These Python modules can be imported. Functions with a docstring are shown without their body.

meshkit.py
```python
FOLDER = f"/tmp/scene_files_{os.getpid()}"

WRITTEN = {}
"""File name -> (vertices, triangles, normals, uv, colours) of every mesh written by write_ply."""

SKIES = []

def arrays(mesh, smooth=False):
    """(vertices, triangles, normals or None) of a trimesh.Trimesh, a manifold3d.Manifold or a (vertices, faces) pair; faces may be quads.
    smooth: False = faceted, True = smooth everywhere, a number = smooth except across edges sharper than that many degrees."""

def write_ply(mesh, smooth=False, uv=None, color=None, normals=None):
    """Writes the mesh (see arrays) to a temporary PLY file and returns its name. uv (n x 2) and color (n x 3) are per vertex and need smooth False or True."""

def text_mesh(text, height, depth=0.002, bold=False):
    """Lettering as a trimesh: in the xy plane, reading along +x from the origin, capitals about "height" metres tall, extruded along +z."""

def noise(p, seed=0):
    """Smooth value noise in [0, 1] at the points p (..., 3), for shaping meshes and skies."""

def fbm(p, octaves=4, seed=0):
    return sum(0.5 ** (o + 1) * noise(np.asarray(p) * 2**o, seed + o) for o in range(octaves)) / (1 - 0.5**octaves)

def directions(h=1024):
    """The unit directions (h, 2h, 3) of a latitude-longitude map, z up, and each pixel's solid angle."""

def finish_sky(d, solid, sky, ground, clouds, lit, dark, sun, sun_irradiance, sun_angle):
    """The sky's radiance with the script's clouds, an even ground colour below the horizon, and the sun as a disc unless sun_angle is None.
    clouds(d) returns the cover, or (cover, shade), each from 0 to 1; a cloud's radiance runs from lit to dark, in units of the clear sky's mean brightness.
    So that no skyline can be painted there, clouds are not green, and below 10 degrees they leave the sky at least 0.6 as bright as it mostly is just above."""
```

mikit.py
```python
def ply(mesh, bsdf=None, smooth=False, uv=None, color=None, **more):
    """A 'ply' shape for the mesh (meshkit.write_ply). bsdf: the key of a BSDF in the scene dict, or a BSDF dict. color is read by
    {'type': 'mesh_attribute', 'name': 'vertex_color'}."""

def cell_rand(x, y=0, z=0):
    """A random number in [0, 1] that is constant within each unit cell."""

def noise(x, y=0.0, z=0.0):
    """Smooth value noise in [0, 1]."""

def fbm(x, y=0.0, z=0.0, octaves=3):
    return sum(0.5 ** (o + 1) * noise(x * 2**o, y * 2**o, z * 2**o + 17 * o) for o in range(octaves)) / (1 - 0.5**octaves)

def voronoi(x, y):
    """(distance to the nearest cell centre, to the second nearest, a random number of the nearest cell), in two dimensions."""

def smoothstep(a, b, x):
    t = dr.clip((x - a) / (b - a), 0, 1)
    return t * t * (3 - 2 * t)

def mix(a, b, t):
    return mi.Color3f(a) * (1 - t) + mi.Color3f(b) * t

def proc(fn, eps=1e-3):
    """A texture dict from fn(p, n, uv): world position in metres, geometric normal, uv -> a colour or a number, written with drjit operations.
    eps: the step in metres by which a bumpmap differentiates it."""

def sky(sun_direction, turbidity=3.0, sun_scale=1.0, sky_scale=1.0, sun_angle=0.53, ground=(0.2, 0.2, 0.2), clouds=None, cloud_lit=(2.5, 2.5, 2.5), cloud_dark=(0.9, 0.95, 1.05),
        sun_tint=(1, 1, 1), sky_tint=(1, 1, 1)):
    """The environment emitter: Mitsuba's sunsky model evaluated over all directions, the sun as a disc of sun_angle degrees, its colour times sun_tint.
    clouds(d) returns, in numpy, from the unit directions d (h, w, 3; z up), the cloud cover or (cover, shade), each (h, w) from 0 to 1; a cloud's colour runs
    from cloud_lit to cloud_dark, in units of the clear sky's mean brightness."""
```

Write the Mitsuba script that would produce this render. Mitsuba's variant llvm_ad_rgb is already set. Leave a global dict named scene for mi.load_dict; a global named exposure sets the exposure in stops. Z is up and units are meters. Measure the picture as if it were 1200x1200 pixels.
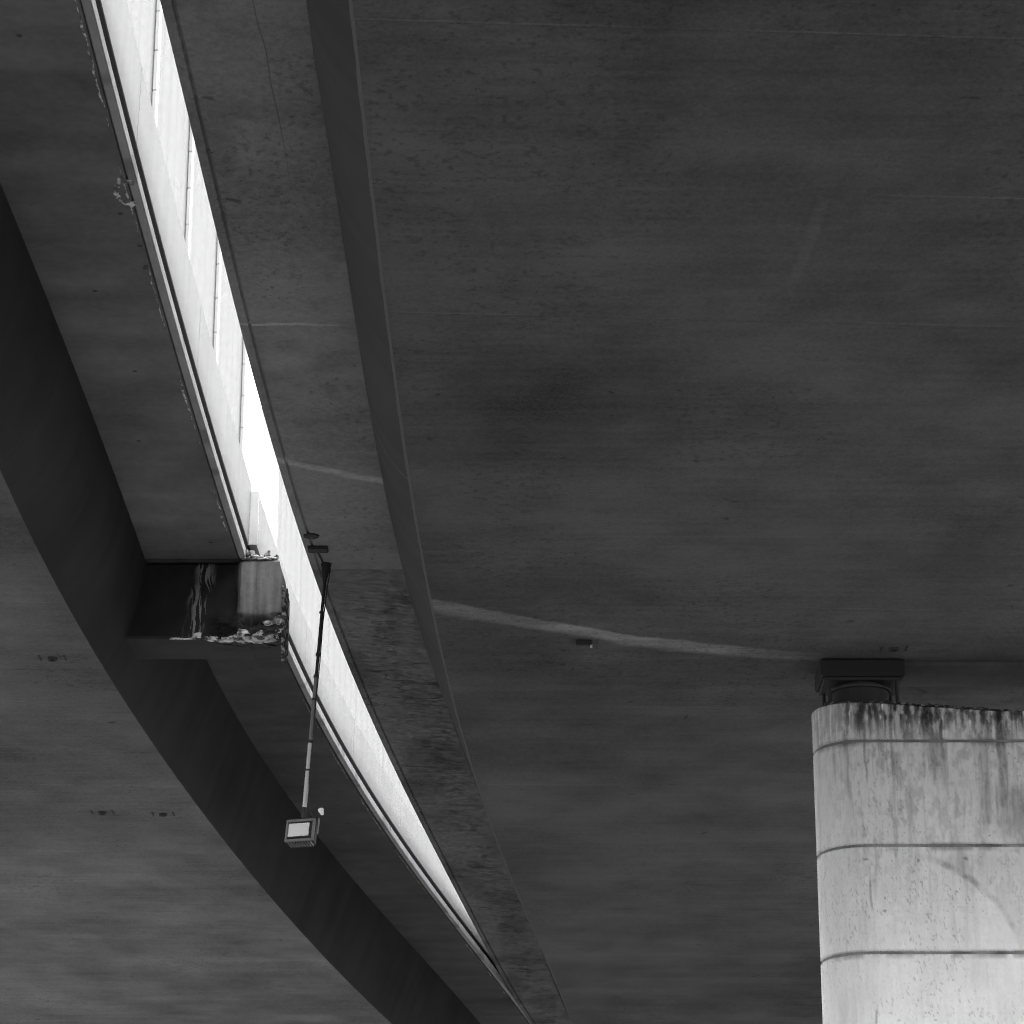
import math, random
import numpy as np, trimesh, mapbox_earcut
import drjit as dr
import mitsuba as mi
import mikit, meshkit
from mikit import noise, fbm, voronoi, smoothstep, cell_rand

random.seed(7)
rng = np.random.default_rng(7)
T = mi.ScalarTransform4f
H = 1.6                                    # camera height; every height below is given above the camera

# ------------------------------------------------------------------ camera, sky, exposure
PITCH = 0.3451
scene = {
    'type': 'scene',
    'camera': {'type': 'perspective', 'fov': 2 * math.degrees(math.atan(600 / 3400)), 'fov_axis': 'x',
               'near_clip': 0.1, 'far_clip': 6000.0,
               'to_world': T().look_at(origin=[0, 0, H], target=[0, 100 * math.cos(PITCH), H + 100 * math.sin(PITCH)], up=[0, 0, 1])},
}
scene['sky_light'] = mikit.sky((-0.35, -0.75, 0.55), turbidity=3, sun_scale=0.0, sun_angle=20, ground=(0.2, 0.2, 0.2),
                         clouds=lambda d: 1.0, cloud_lit=(2.5, 2.5, 2.5), cloud_dark=(0.9, 0.9, 0.9), sun_tint=(1, 1, 1))
exposure = 4.45
labels = {}

# ------------------------------------------------------------------ helpers
def numbered(key):
    if key not in scene and key not in labels and not any(k.startswith(key + '__') for k in scene):
        return key
    i = 1
    while True:
        k = f'{key}_{i:03d}'
        if k not in scene and k not in labels and not any(q.startswith(k + '__') for q in scene):
            return k
        i += 1

def thing(name, label, category, group=None):
    k = numbered(name)
    labels[k] = {'label': label, 'category': category}
    if group: labels[k]['group'] = group
    return k

def part(parent, name, mesh, bsdf, smooth=False, label=None, **more):
    k = numbered(parent + '__' + name)
    scene[k] = mikit.ply(mesh, bsdf, smooth=smooth, **more)
    if label: labels[k] = {'label': label}
    return k

def share(parent, name, shape, to_world):
    k = numbered(parent + '__' + name)
    scene[k] = {**shape, 'to_world': to_world}
    return k

def structure(name, mesh, bsdf, smooth=False):
    scene[name] = mikit.ply(mesh, bsdf, smooth=smooth)
    labels[name] = {'kind': 'structure'}

def rail(c, y0, s, a, b, near=0.0, far=0.13):
    """The plan line x(y) of an edge of a deck: a polynomial on [a, b], straight on beyond."""
    c = np.asarray(c, float)
    def fx(y):
        y = np.asarray(y, float)
        q = np.clip(y, a, b)
        return np.polyval(c, (q - y0) / s) + np.where(y > b, (y - b) * far, 0) + np.where(y < a, (y - a) * near, 0)
    return fx

def off(fx, d):
    return lambda y: fx(y) + d

def mixr(f0, f1, t, d=0.0):
    return lambda y: f0(y) * (1 - t) + f1(y) * t + d

def sweep(profile, ys, skew=0.0, lift=None):
    """A closed solid: the polygon 'profile' of (x(y), height) rails carried along ys, capped at both ends."""
    ys = np.asarray(ys, float); n = len(profile)
    V = np.zeros((len(ys), n, 3))
    for j, (fx, z) in enumerate(profile):
        x = fx(ys)
        V[:, j, 0] = x
        V[:, j, 1] = ys + skew * (x - profile[0][0](ys))
        V[:, j, 2] = z + H
    if lift is not None: V[:, :, 2] += np.asarray(lift)[:, None]
    F = []
    m = len(ys)
    i, j = np.meshgrid(np.arange(m - 1), np.arange(n), indexing='ij')
    a = i * n + j; b = i * n + (j + 1) % n; c = (i + 1) * n + (j + 1) % n; d = (i + 1) * n + j
    F = np.vstack([np.stack([a, b, c], -1).reshape(-1, 3), np.stack([a, c, d], -1).reshape(-1, 3)])
    p2 = V[0][:, [0, 2]]
    cap = np.asarray(mapbox_earcut.triangulate_float64(np.ascontiguousarray(p2), np.array([n], np.uint32))).reshape(-1, 3)
    F = np.vstack([F, cap, cap[:, ::-1] + (m - 1) * n])
    mesh = trimesh.Trimesh(V.reshape(-1, 3), F, process=False)
    if mesh.volume < 0: mesh.invert()
    return mesh

def steps(a, b, d):
    return np.linspace(a, b, max(2, int(math.ceil((b - a) / d)) + 1))

def bev(size, centre=(0, 0, 0), r=0.006):
    """A box with chamfered edges."""
    sx, sy, sz = (0.5 * v for v in size)
    r = min(r, 0.45 * min(size))
    pts = []
    for a in (-1, 1):
        for b in (-1, 1):
            for c in (-1, 1):
                pts += [(a * (sx - r), b * (sy - r), c * sz), (a * (sx - r), b * sy, c * (sz - r)), (a * sx, b * (sy - r), c * (sz - r))]
    m = trimesh.convex.convex_hull(np.array(pts) + np.asarray(centre))
    return m

def tube(p0, p1, r0, r1=None, sides=20):
    p0, p1 = np.asarray(p0, float), np.asarray(p1, float)
    r1 = r0 if r1 is None else r1
    t = (p1 - p0) / np.linalg.norm(p1 - p0)
    a = np.cross(t, [0, 1, 0.1]); a /= np.linalg.norm(a); b = np.cross(t, a)
    ang = np.arange(sides) * 2 * np.pi / sides
    ring = np.cos(ang)[:, None] * a + np.sin(ang)[:, None] * b
    return trimesh.convex.convex_hull(np.vstack([p0 + ring * r0, p1 + ring * r1]))

def cat(*ms): return trimesh.util.concatenate(list(ms))

# ------------------------------------------------------------------ materials
def grey(v): return {'type': 'rgb', 'value': [v, v, v]}

def concrete(key, fn, rough=0.85, bump=None, bscale=0.002, eps=2e-3, spec=0.25):
    b = {'type': 'principled', 'base_color': mikit.proc(fn), 'roughness': rough, 'specular': spec}
    if bump is not None:
        b = {'type': 'bumpmap', 'arbitrary': mikit.proc(bump, eps=eps), 'scale': bscale, 'bsdf': b}
    scene[key] = {'type': 'twosided', 'bsdf': b}

def G(v): return mi.Color3f(v, v, v)

def pits(x, y, s, size, keep, jitter=0.0):
    d, _, w = voronoi(x * s, y * s)
    return (1 - smoothstep(size * 0.5, size, d)) * dr.select(w > keep, 1.0, 0.0)

def drips(x, y, s, keep, stretch=1.0):
    """Small dark marks of uneven size, few and far between."""
    d, _, w = voronoi(x * s + 0.35 * noise(x * s * 3, y * s * 3), y * s * stretch + 0.35 * noise(y * s * 3, x * s * 3, 4.0))
    size = 0.03 + 0.10 * (w - keep) / (1 - keep)
    return (1 - smoothstep(size * 0.3, size, d)) * dr.select(w > keep, 1.0, 0.0)

JR = (14.2, 16.22, 18.22, 21.3, 24.6, 27.9, 31.1, 34.3, 37.6)
def soffit_fn(p, n, uv):
    x, y = p.x, p.y
    big = fbm(x * 0.40 + 3, y * 0.40, 2.0, octaves=4)
    cloud = fbm(x * 1.3 + 11, y * 1.1, 5.0, octaves=4)
    streak = fbm(x * 0.30, y * 2.4 + 0.4 * fbm(x * 1.2, y * 1.2), 7.0, octaves=4)
    hair = fbm(x * 1.3 + 5, y * 16 + 0.3 * noise(x * 3, y * 3), 6.0, octaves=3)
    fine = fbm(x * 30, y * 30, 1.0, octaves=3)
    grain = noise(x * 85, y * 60, 3.0)
    mid = fbm(x * 3.2 + 2, y * 2.6, 15.0, octaves=3)
    v = 0.083 * (0.15 + 0.80 * big + 0.74 * cloud + 0.24 * (mid - 0.15) + 0.26 * (streak - 0.5) + 0.26 * (fine - 0.5) + 0.24 * (grain - 0.5) + 0.22 * (hair - 0.5))
    b = cell_rand(dr.floor(y / 0.145), 3.0, 1.0)
    v *= 0.985 + 0.03 * b
    # short scuffs along the boards, only in some areas
    area = smoothstep(0.50, 0.66, fbm(x * 0.5 + 60, y * 0.45, 2.0, octaves=3))
    v *= 1 - 0.12 * area * smoothstep(0.52, 0.78, fbm(x * 3.2 + 40, y * 19 + 3, 2.0, octaves=4))
    v *= 1 - 0.30 * area * smoothstep(0.62, 0.78, fbm(x * 24 + 4, y * 26, 8.0, octaves=3))
    v *= 1 - 0.45 * drips(x, y, 2.2, 0.90)
    # thin chalk lines left by the shutter joints
    for k, yj in enumerate(JR):
        dj = dr.abs(y - yj - 0.06 * (x + 0.6))
        v *= 1 + 0.30 * (1 - smoothstep(0.004, 0.016, dj)) * smoothstep(0.40, 0.62, fbm(x * 1.1, 3.0 * k, 1.0, octaves=3))
    # a pale streak that wanders across the soffit near the pier
    yc = 25.17 + 0.62 * x - 0.075 * x * x
    wid = 0.19 + 0.16 * (fbm(x * 1.6, y * 1.2, 9.0) - 0.5) - 0.04 * smoothstep(1.2, 3.2, x)
    e = (y - yc + 0.16 * (fbm(x * 2.4, y * 2.0, 4.0, octaves=4) - 0.5)) / wid
    run = smoothstep(-1.0, -0.62, e) * (1 - smoothstep(0.25, 1.15, e)) * smoothstep(-1.4, -0.4, x) * (1 - smoothstep(2.0, 3.2, x + 0.5 * (fbm(x * 4, y * 8, 2.0) - 0.5)))
    run *= 0.35 + 0.95 * fbm(x * 1.6 + 2, y * 12, 3.0, octaves=4)
    scar = (1 - smoothstep(0.02, 0.06, dr.abs(x - 1.86 - 0.055 * (18.2 - y)))) * smoothstep(16.0, 17.2, y) * (1 - smoothstep(17.2, 18.1, y)) * fbm(x * 8, y * 3, 1.0)
    return G(v * (1 + 1.75 * run + 0.45 * scar))

def soft_bump(p, n, uv):
    return 0.6 * fbm(p.x * 9, p.y * 14, p.z * 9, octaves=3) + 0.4 * fbm(p.x * 1.2, p.y * 5, p.z * 3, octaves=2)

def flange_fn(p, n, uv):
    x, y = p.x, p.y
    big = fbm(x * 1.0, y * 0.7, 12.0, octaves=4)
    streak = fbm(x * 0.8, y * 4.0, 9.0, octaves=3)
    fine = fbm(x * 24, y * 24, 1.0, octaves=3)
    grain = noise(x * 85, y * 60, 3.0)
    blot = smoothstep(0.55, 0.80, fbm(x * 2.0 + 7, y * 1.4, 3.0, octaves=4))
    v = 0.29 * (0.50 + 0.66 * big + 0.25 * (streak - 0.5) + 0.30 * (fine - 0.5) + 0.16 * (grain - 0.5)) * (1 - 0.22 * blot)
    peck = smoothstep(0.52, 0.66, fbm(x * 2.2, y * 0.9 + 3, 4.0, octaves=3)) * smoothstep(0.60, 0.76, fbm(x * 26, y * 20, 8.0, octaves=4))
    v *= 1 - 0.30 * peck
    v *= 1 - 0.5 * drips(x, y, 2.6, 0.90)
    # hairline crack along the flange
    cr = dr.abs(x + 1.62 - 0.02 * (y - 14) + 0.03 * (noise(y * 2.2) - 0.5))
    v *= 1 - 0.38 * (1 - smoothstep(0.002, 0.007, cr)) * (1 - smoothstep(17.2, 18.6, y))
    # pale lines along two cold joints
    for yc, w, k, sl in ((20.69, 0.035, 0.8, 0.03), (23.72, 0.11, 1.0, 0.55)):
        yy = y - yc - sl * (x + 2.0) + 0.08 * (fbm(x * 3, y * 3, 6.0) - 0.5)
        v *= 1 + k * (1 - smoothstep(w * 0.2, w, dr.abs(yy))) * (0.3 + 0.8 * fbm(x * 5, y * 9, 2.0)) * (1 - 0.7 * smoothstep(-1.6, -1.2, x) * (1.0 if w < 0.1 else 0.0))
    return G(v)

def rough_fn(p, n, uv):
    x, y = p.x, p.y
    big = fbm(x * 1.2, y * 0.6, 22.0, octaves=4)
    w = fbm(x * 3.0 + 2, y * 1.5, 4.0, octaves=3)
    ridge = dr.abs(fbm(x * 1.3 + 0.8 * w, y * 4.6 + 0.8 * w, 2.0, octaves=5) - 0.5)
    ridge2 = dr.abs(fbm(x * 4.0 + w, y * 6.0, 12.0, octaves=3) - 0.5)
    fine = fbm(x * 20, y * 20, 1.0, octaves=3)
    crev = (1 - smoothstep(0.0, 0.045, ridge)) * smoothstep(0.42, 0.60, fbm(x * 1.5, y * 0.9, 7.0)) + 0.5 * (1 - smoothstep(0.0, 0.06, ridge2)) * smoothstep(0.45, 0.65, fbm(x * 2.2 + 5, y * 1.1, 5.0))
    wet = smoothstep(0.52, 0.72, fbm(x * 1.8 + 3, y * 0.8, 8.0, octaves=4))
    on = smoothstep(26.5, 28.8, y + 1.6 * (big - 0.5))
    v = 0.235 * (0.58 + 0.50 * big + 0.34 * (fine - 0.5)) * (1 - 0.50 * on * dr.minimum(crev, 1.0)) * (1 - 0.32 * wet * on)
    trail = smoothstep(0.55, 0.70, fbm(x * 8, y * 5.5, 31.0, octaves=4)) * (1 - smoothstep(0.10, 0.30, dr.abs(x - (0.085 * (y - 26.7) - 1.45))))
    return G(v * (1 - 0.30 * trail * on))

def rough_bump(p, n, uv):
    x, y = p.x, p.y
    return fbm(x * 1.6 + 0.5 * noise(x * 4, y * 2), y * 3.2, 1.0, octaves=4) + 0.25 * fbm(x * 9, y * 14, 3.0, octaves=2)

def web_fn(p, n, uv):
    x, y, z = p.x, p.y, p.z
    big = fbm(x * 0.8, y * 0.7, z * 1.5, octaves=3)
    run = fbm(y * 5, z * 0.8, 3.0, octaves=3)
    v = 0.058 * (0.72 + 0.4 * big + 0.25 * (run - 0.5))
    for yj in (21.55, 24.75):        # thin pale lines at the two shutter joints
        v *= 1 + 1.1 * (1 - smoothstep(0.006, 0.022, dr.abs(y - yj + 0.02 * (noise(z * 5, yj) - 0.5)))) * smoothstep(0.25, 0.5, fbm(z * 2.5, yj, 1.0))
    return G(v)

def left_flange_fn(p, n, uv):
    x, y = p.x, p.y
    big = fbm(x * 0.9 + 30, y * 0.8, 4.0, octaves=4)
    streak = fbm(x * 0.6, y * 3.4, 6.0, octaves=3)
    fine = fbm(x * 24, y * 24, 1.0, octaves=3)
    mid = fbm(x * 5, y * 4, 14.0, octaves=4)
    v = 0.178 * (0.30 + 0.85 * big + 0.30 * mid + 0.4 * (streak - 0.5) + 0.22 * (fine - 0.5))
    v *= 1 - 0.55 * pits(x, y, 2.2, 0.06, 0.8)
    return G(v)

def nib_fn(p, n, uv):
    a = fbm(p.y * 3, p.z * 12, 1.0, octaves=3)
    spot = smoothstep(0.62, 0.75, fbm(p.y * 2.2, p.z * 5, 5.0, octaves=3))
    return G(0.36 * (0.8 + 0.35 * a) * (1 - 0.35 * spot))

def fascia_fn(p, n, uv):
    run = fbm(p.y * 9, p.z * 0.7, 2.0, octaves=4)
    low = fbm(p.y * 1.1, p.z * 1.6, 8.0, octaves=3)
    v = 0.152 * (0.80 + 0.22 * run + 0.22 * low)
    return G(v)

def barrier_fn(p, n, uv):
    run = fbm(p.y * 3.5, p.z * 0.15, 4.0, octaves=3)
    return G(0.126 * (0.92 + 0.12 * run))

def pier_fn(p, n, uv):
    a = p.x - 0.8 * p.y          # runs round the rounded end
    z = p.z - H
    aw = a + 0.05 * (fbm(a * 5, z * 3.5, 2.0) - 0.5)
    thread = fbm(aw * 34, z * 2.6, 1.0, octaves=4)
    run = fbm(aw * 13, z * 1.3, 11.0, octaves=4)
    wide = fbm(aw * 3.2 + 9, z * 0.7, 3.0, octaves=3)
    low = fbm(a * 1.1, z * 0.9, 5.0, octaves=4)
    mott = fbm(a * 21, z * 11, 7.0, octaves=4)
    fine = fbm(a * 60, z * 45, 2.0, octaves=2)
    flat = smoothstep(2.95, 3.25, p.x)
    soft = fbm(a * 6, z * 4, 15.0, octaves=4)
    v = 0.74 * (0.80 + 0.24 * low + 0.10 * (fine - 0.5) + 0.14 * (thread - 0.5) + 0.16 * (soft - 0.5))
    # grime that ran down from the bearing shelf in threads, thinning out downwards
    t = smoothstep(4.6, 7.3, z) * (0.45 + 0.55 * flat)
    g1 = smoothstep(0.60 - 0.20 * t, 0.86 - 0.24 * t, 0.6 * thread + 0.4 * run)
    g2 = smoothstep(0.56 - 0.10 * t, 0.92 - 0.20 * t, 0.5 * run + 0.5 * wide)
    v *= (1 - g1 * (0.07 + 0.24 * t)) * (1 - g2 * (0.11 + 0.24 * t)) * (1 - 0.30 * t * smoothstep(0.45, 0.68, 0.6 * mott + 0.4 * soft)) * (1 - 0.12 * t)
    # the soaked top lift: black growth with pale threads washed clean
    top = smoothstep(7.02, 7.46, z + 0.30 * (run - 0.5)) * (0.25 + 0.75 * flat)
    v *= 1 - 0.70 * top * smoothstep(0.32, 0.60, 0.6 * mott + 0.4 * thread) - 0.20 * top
    v *= 1 + 0.9 * top * smoothstep(0.60, 0.72, fbm(a * 30, z * 2.6, 17.0, octaves=3))
    # moss grains
    gr = smoothstep(0.64, 0.78, fbm((a + 0.22 * z) * 62, z * 30, 8.0, octaves=3)) * smoothstep(0.36, 0.64, fbm(a * 2, z * 1.6, 6.0, octaves=3) + 0.16 * smoothstep(5.2, 7.0, z))
    v *= 1 - 0.30 * gr
    v *= 1 - 0.5 * drips(a, z, 3.4, 0.90)
    # smudges hanging on the lift joints
    for zj_ in (7.14, 6.145, 5.15):
        dz = z - zj_
        v *= 1 - 0.42 * (1 - smoothstep(0.012, 0.06, dr.abs(dz + 0.014))) * smoothstep(0.40, 0.62, fbm(a * 5, zj_ * 3, 4.0, octaves=3))
    # rub mark in a falling arc
    ax, az = p.x - 3.45, z - 4.83
    r = dr.sqrt(ax * ax + az * az)
    dev = dr.abs(r - 1.245 - 0.05 * (fbm(ax * 4, az * 4, 2.0, octaves=3) - 0.5))
    arc = (1 - smoothstep(0.005, 0.05, dev)) * smoothstep(0.15, 0.5, ax) * (1 - smoothstep(1.08, 1.22, ax)) * smoothstep(0.0, 0.2, az) * (0.35 + 0.65 * smoothstep(0.42, 0.62, fbm(p.x * 5, z * 5, 1.0, octaves=4)))
    # the field outside the arc is a touch greyer
    v *= 1 - 0.13 * smoothstep(1.22, 1.30, r) * smoothstep(0.2, 0.6, ax) * smoothstep(0.1, 0.3, az) * (1 - smoothstep(6.0, 6.15, z))
    v *= 1 - 0.5 * arc
    # a rough patch near the right, and board edge line where the round end meets the flat face
    patch = (1 - smoothstep(0.10, 0.45, dr.sqrt(dr.square((p.x - 4.85) * 0.8) + dr.square(z - 6.45)) + 0.5 * (mott - 0.5)))
    v *= 1 - 0.45 * patch
    ed = (1 - smoothstep(0.005, 0.016, dr.abs(p.x - 3.285 + 0.02 * (noise(z * 6) - 0.5)))) * smoothstep(0.48, 0.6, fbm(1.0, z * 2.1, 3.0))
    v *= 1 - 0.40 * ed
    return G(dr.clip(v, 0.02, 0.85))

def pier_bump(p, n, uv):
    a = p.x - 0.8 * p.y
    return fbm(a * 24, p.z * 9, 1.0, octaves=3)

def block_fn(p, n, uv):
    x, z = p.x, p.z - H
    run = fbm(x * 16, z * 1.2, p.y * 6, octaves=4)
    low = fbm(x * 3, z * 3, p.y * 3, octaves=4)
    fine = fbm(x * 40, z * 40, p.y * 40, octaves=2)
    face_shade = 1 - smoothstep(-2.68, -2.57, x + 0.10 * (low - 0.5))  # shade below the flange painted dark, ending at the lit nose
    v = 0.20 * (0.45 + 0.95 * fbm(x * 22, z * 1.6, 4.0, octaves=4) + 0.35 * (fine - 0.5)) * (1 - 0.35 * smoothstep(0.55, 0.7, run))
    v = v * (1 - face_shade) + face_shade * 0.032 * (0.3 + 1.2 * low)
    # lime run down the shaded face
    lr = smoothstep(0.52, 0.62, fbm(x * 42 + 2.5 * noise(z * 7), z * 5.5, 2.0, octaves=4)) * (1 - smoothstep(0.02, 0.13, dr.abs(x + 3.0 - 0.14 * (z - 8.65) + 0.06 * (noise(z * 6, 3.0) - 0.5))))
    v = v + 0.26 * lr
    # soaked broken band along the bottom
    wet = (1 - smoothstep(8.40, 8.52, z + 0.14 * (low - 0.5))) * smoothstep(-3.0, -2.8, x)
    v = v * (1 - 0.8 * wet)
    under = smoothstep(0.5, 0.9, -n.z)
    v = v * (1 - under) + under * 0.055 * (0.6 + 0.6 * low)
    return G(v)

def lime_fn(p, n, uv):
    a = fbm(p.x * 20, p.y * 20, p.z * 20, octaves=4)
    return G(0.12 + 0.62 * smoothstep(0.38, 0.62, a))

def rubble_fn(p, n, uv):
    a = fbm(p.x * 26, p.y * 26, p.z * 26, octaves=4)
    return G(0.03 + 0.30 * smoothstep(0.45, 0.75, a))

def ground_fn(p, n, uv):
    a = fbm(p.x * 0.15, p.y * 0.15, 1.0, octaves=4)
    f = fbm(p.x * 12, p.y * 12, 1.0, octaves=2)
    return G(0.11 * (0.75 + 0.35 * a + 0.2 * f))

concrete('soffit_concrete', soffit_fn, bump=soft_bump, bscale=0.006)
concrete('pale_lit_soffit_concrete', lambda p, n, uv: soffit_fn(p, n, uv) * (1.42 + 0.70 * smoothstep(24.0, 40.0, p.y)), bump=soft_bump, bscale=0.006)  # paler tone; brightening along the span is side light put into colour
concrete('flange_concrete', flange_fn, bump=soft_bump, bscale=0.006)
concrete('rough_concrete', rough_fn, bump=rough_bump, bscale=0.16, eps=4e-3)
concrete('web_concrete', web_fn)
concrete('shaded_web', lambda p, n, uv: G(0.026 * (0.35 + 0.8 * fbm(p.x * 0.8, p.y * 0.7, p.z * 1.5, octaves=4) + 0.5 * fbm(p.y * 3.5, p.z * 0.7, 3.0, octaves=4))))  # web colour darkened to carry the shade under the flange
concrete('sooty_concrete', left_flange_fn, bump=soft_bump, bscale=0.006)
concrete('shaded_concrete', lambda p, n, uv: left_flange_fn(p, n, uv) * 0.52, bump=soft_bump, bscale=0.006)  # same flange concrete darkened: weaker light put into the colour
concrete('edge_concrete', nib_fn)
concrete('fascia_white', fascia_fn, rough=0.6)
concrete('post_white', lambda p, n, uv: G(0.50 * (0.90 + 0.14 * fbm(p.x * 30, p.y * 3, p.z * 3, octaves=3))), rough=0.5)
concrete('barrier_white', barrier_fn, rough=0.5)
concrete('pier_white', pier_fn, rough=0.75, bump=pier_bump, bscale=0.004)
concrete('block_concrete', block_fn)
concrete('lime', lime_fn)
concrete('rubble', rubble_fn)
concrete('ground_mat', ground_fn)
scene['dark_gap'] = {'type': 'twosided', 'bsdf': {'type': 'diffuse', 'reflectance': grey(0.03)}}
scene['black_steel'] = {'type': 'twosided', 'bsdf': {'type': 'principled', 'base_color': grey(0.03), 'roughness': 0.6, 'specular': 0.3}}
scene['dull_steel'] = {'type': 'twosided', 'bsdf': {'type': 'principled', 'base_color': grey(0.05), 'roughness': 0.7, 'specular': 0.3}}
scene['grey_steel'] = {'type': 'twosided', 'bsdf': {'type': 'principled', 'base_color': grey(0.16), 'roughness': 0.55, 'specular': 0.4}}
scene['pale_steel'] = {'type': 'twosided', 'bsdf': {'type': 'principled', 'base_color': grey(0.50), 'roughness': 0.45, 'specular': 0.5}}
scene['lens_white'] = {'type': 'twosided', 'bsdf': {'type': 'principled', 'base_color': grey(0.75), 'roughness': 0.25, 'specular': 0.5}}
scene['cup_white'] = {'type': 'twosided', 'bsdf': {'type': 'principled', 'base_color': grey(0.85), 'roughness': 0.4, 'specular': 0.5}}
concrete('grime', lambda p, n, uv: G(0.05 + 0.24 * fbm((p.x - 0.8 * p.y) * 6, p.z * 20, 3.0, octaves=4)))
scene['chalky_edge'] = {'type': 'twosided', 'bsdf': {'type': 'diffuse', 'reflectance': grey(0.15)}}

# ------------------------------------------------------------------ ground
gx = np.concatenate([[-3000, -800, -200], np.linspace(-60, 60, 25), [200, 800, 3000]])
gv = np.array([(x, y + 20, 0.0) for y in gx for x in gx]); m = len(gx)
gf = np.array([[j * m + i, j * m + i + 1, (j + 1) * m + i + 1, (j + 1) * m + i] for j in range(m - 1) for i in range(m - 1)])
structure('ground', (gv, gf), 'ground_mat')

# ------------------------------------------------------------------ plan lines of the two decks
Rout = rail([0.4391, 0.1225, -0.6867, 0.5377, 1.7121, -1.3691], 35, 20, 15.7, 52.0)
Rwt = rail([0.6064, 0.1469, -0.9367, 0.4100, 1.7108, -0.4546], 35, 20, 15.8, 52.0)
Rwb = rail([0.0262, -0.3653, -0.6151, 0.6851, 1.7051, -0.0846], 35, 20, 14.0, 46.3, far=0.15)
Lon = rail([0.1385, 0.0574, -2.6916], 22, 10, 15.8, 27.0)
Lof = rail([-0.3334, 0.4297, 1.9378, -1.4107], 40, 15, 26.0, 52.3)
Lwn = rail([-0.1509, 0.0632, -3.5349], 22, 10, 18.2, 27.0)
Lwf = rail([-0.4467, 0.5467, 1.9698, -2.3276], 40, 15, 26.0, 52.4)
Lwf0 = Lwf
Lwf = lambda y: Lwf0(y) + (float(Lwn(26.46)) - float(Lwf0(26.46))) * np.clip(1 - (np.asarray(y, float) - 26.46) / 3.3, 0, 1) ** 1.5
Lwb = rail([-0.1421, 0.2938, -0.1724, 0.9775, 1.9280, -3.2525], 35, 20, 21.2, 45.8, far=0.15)
ZR, ZL, ZSR, ZSL = 8.99, 9.03, 8.00, 7.92
Y0, Y1, YJ = -6.0, 78.0, 26.46

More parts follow.
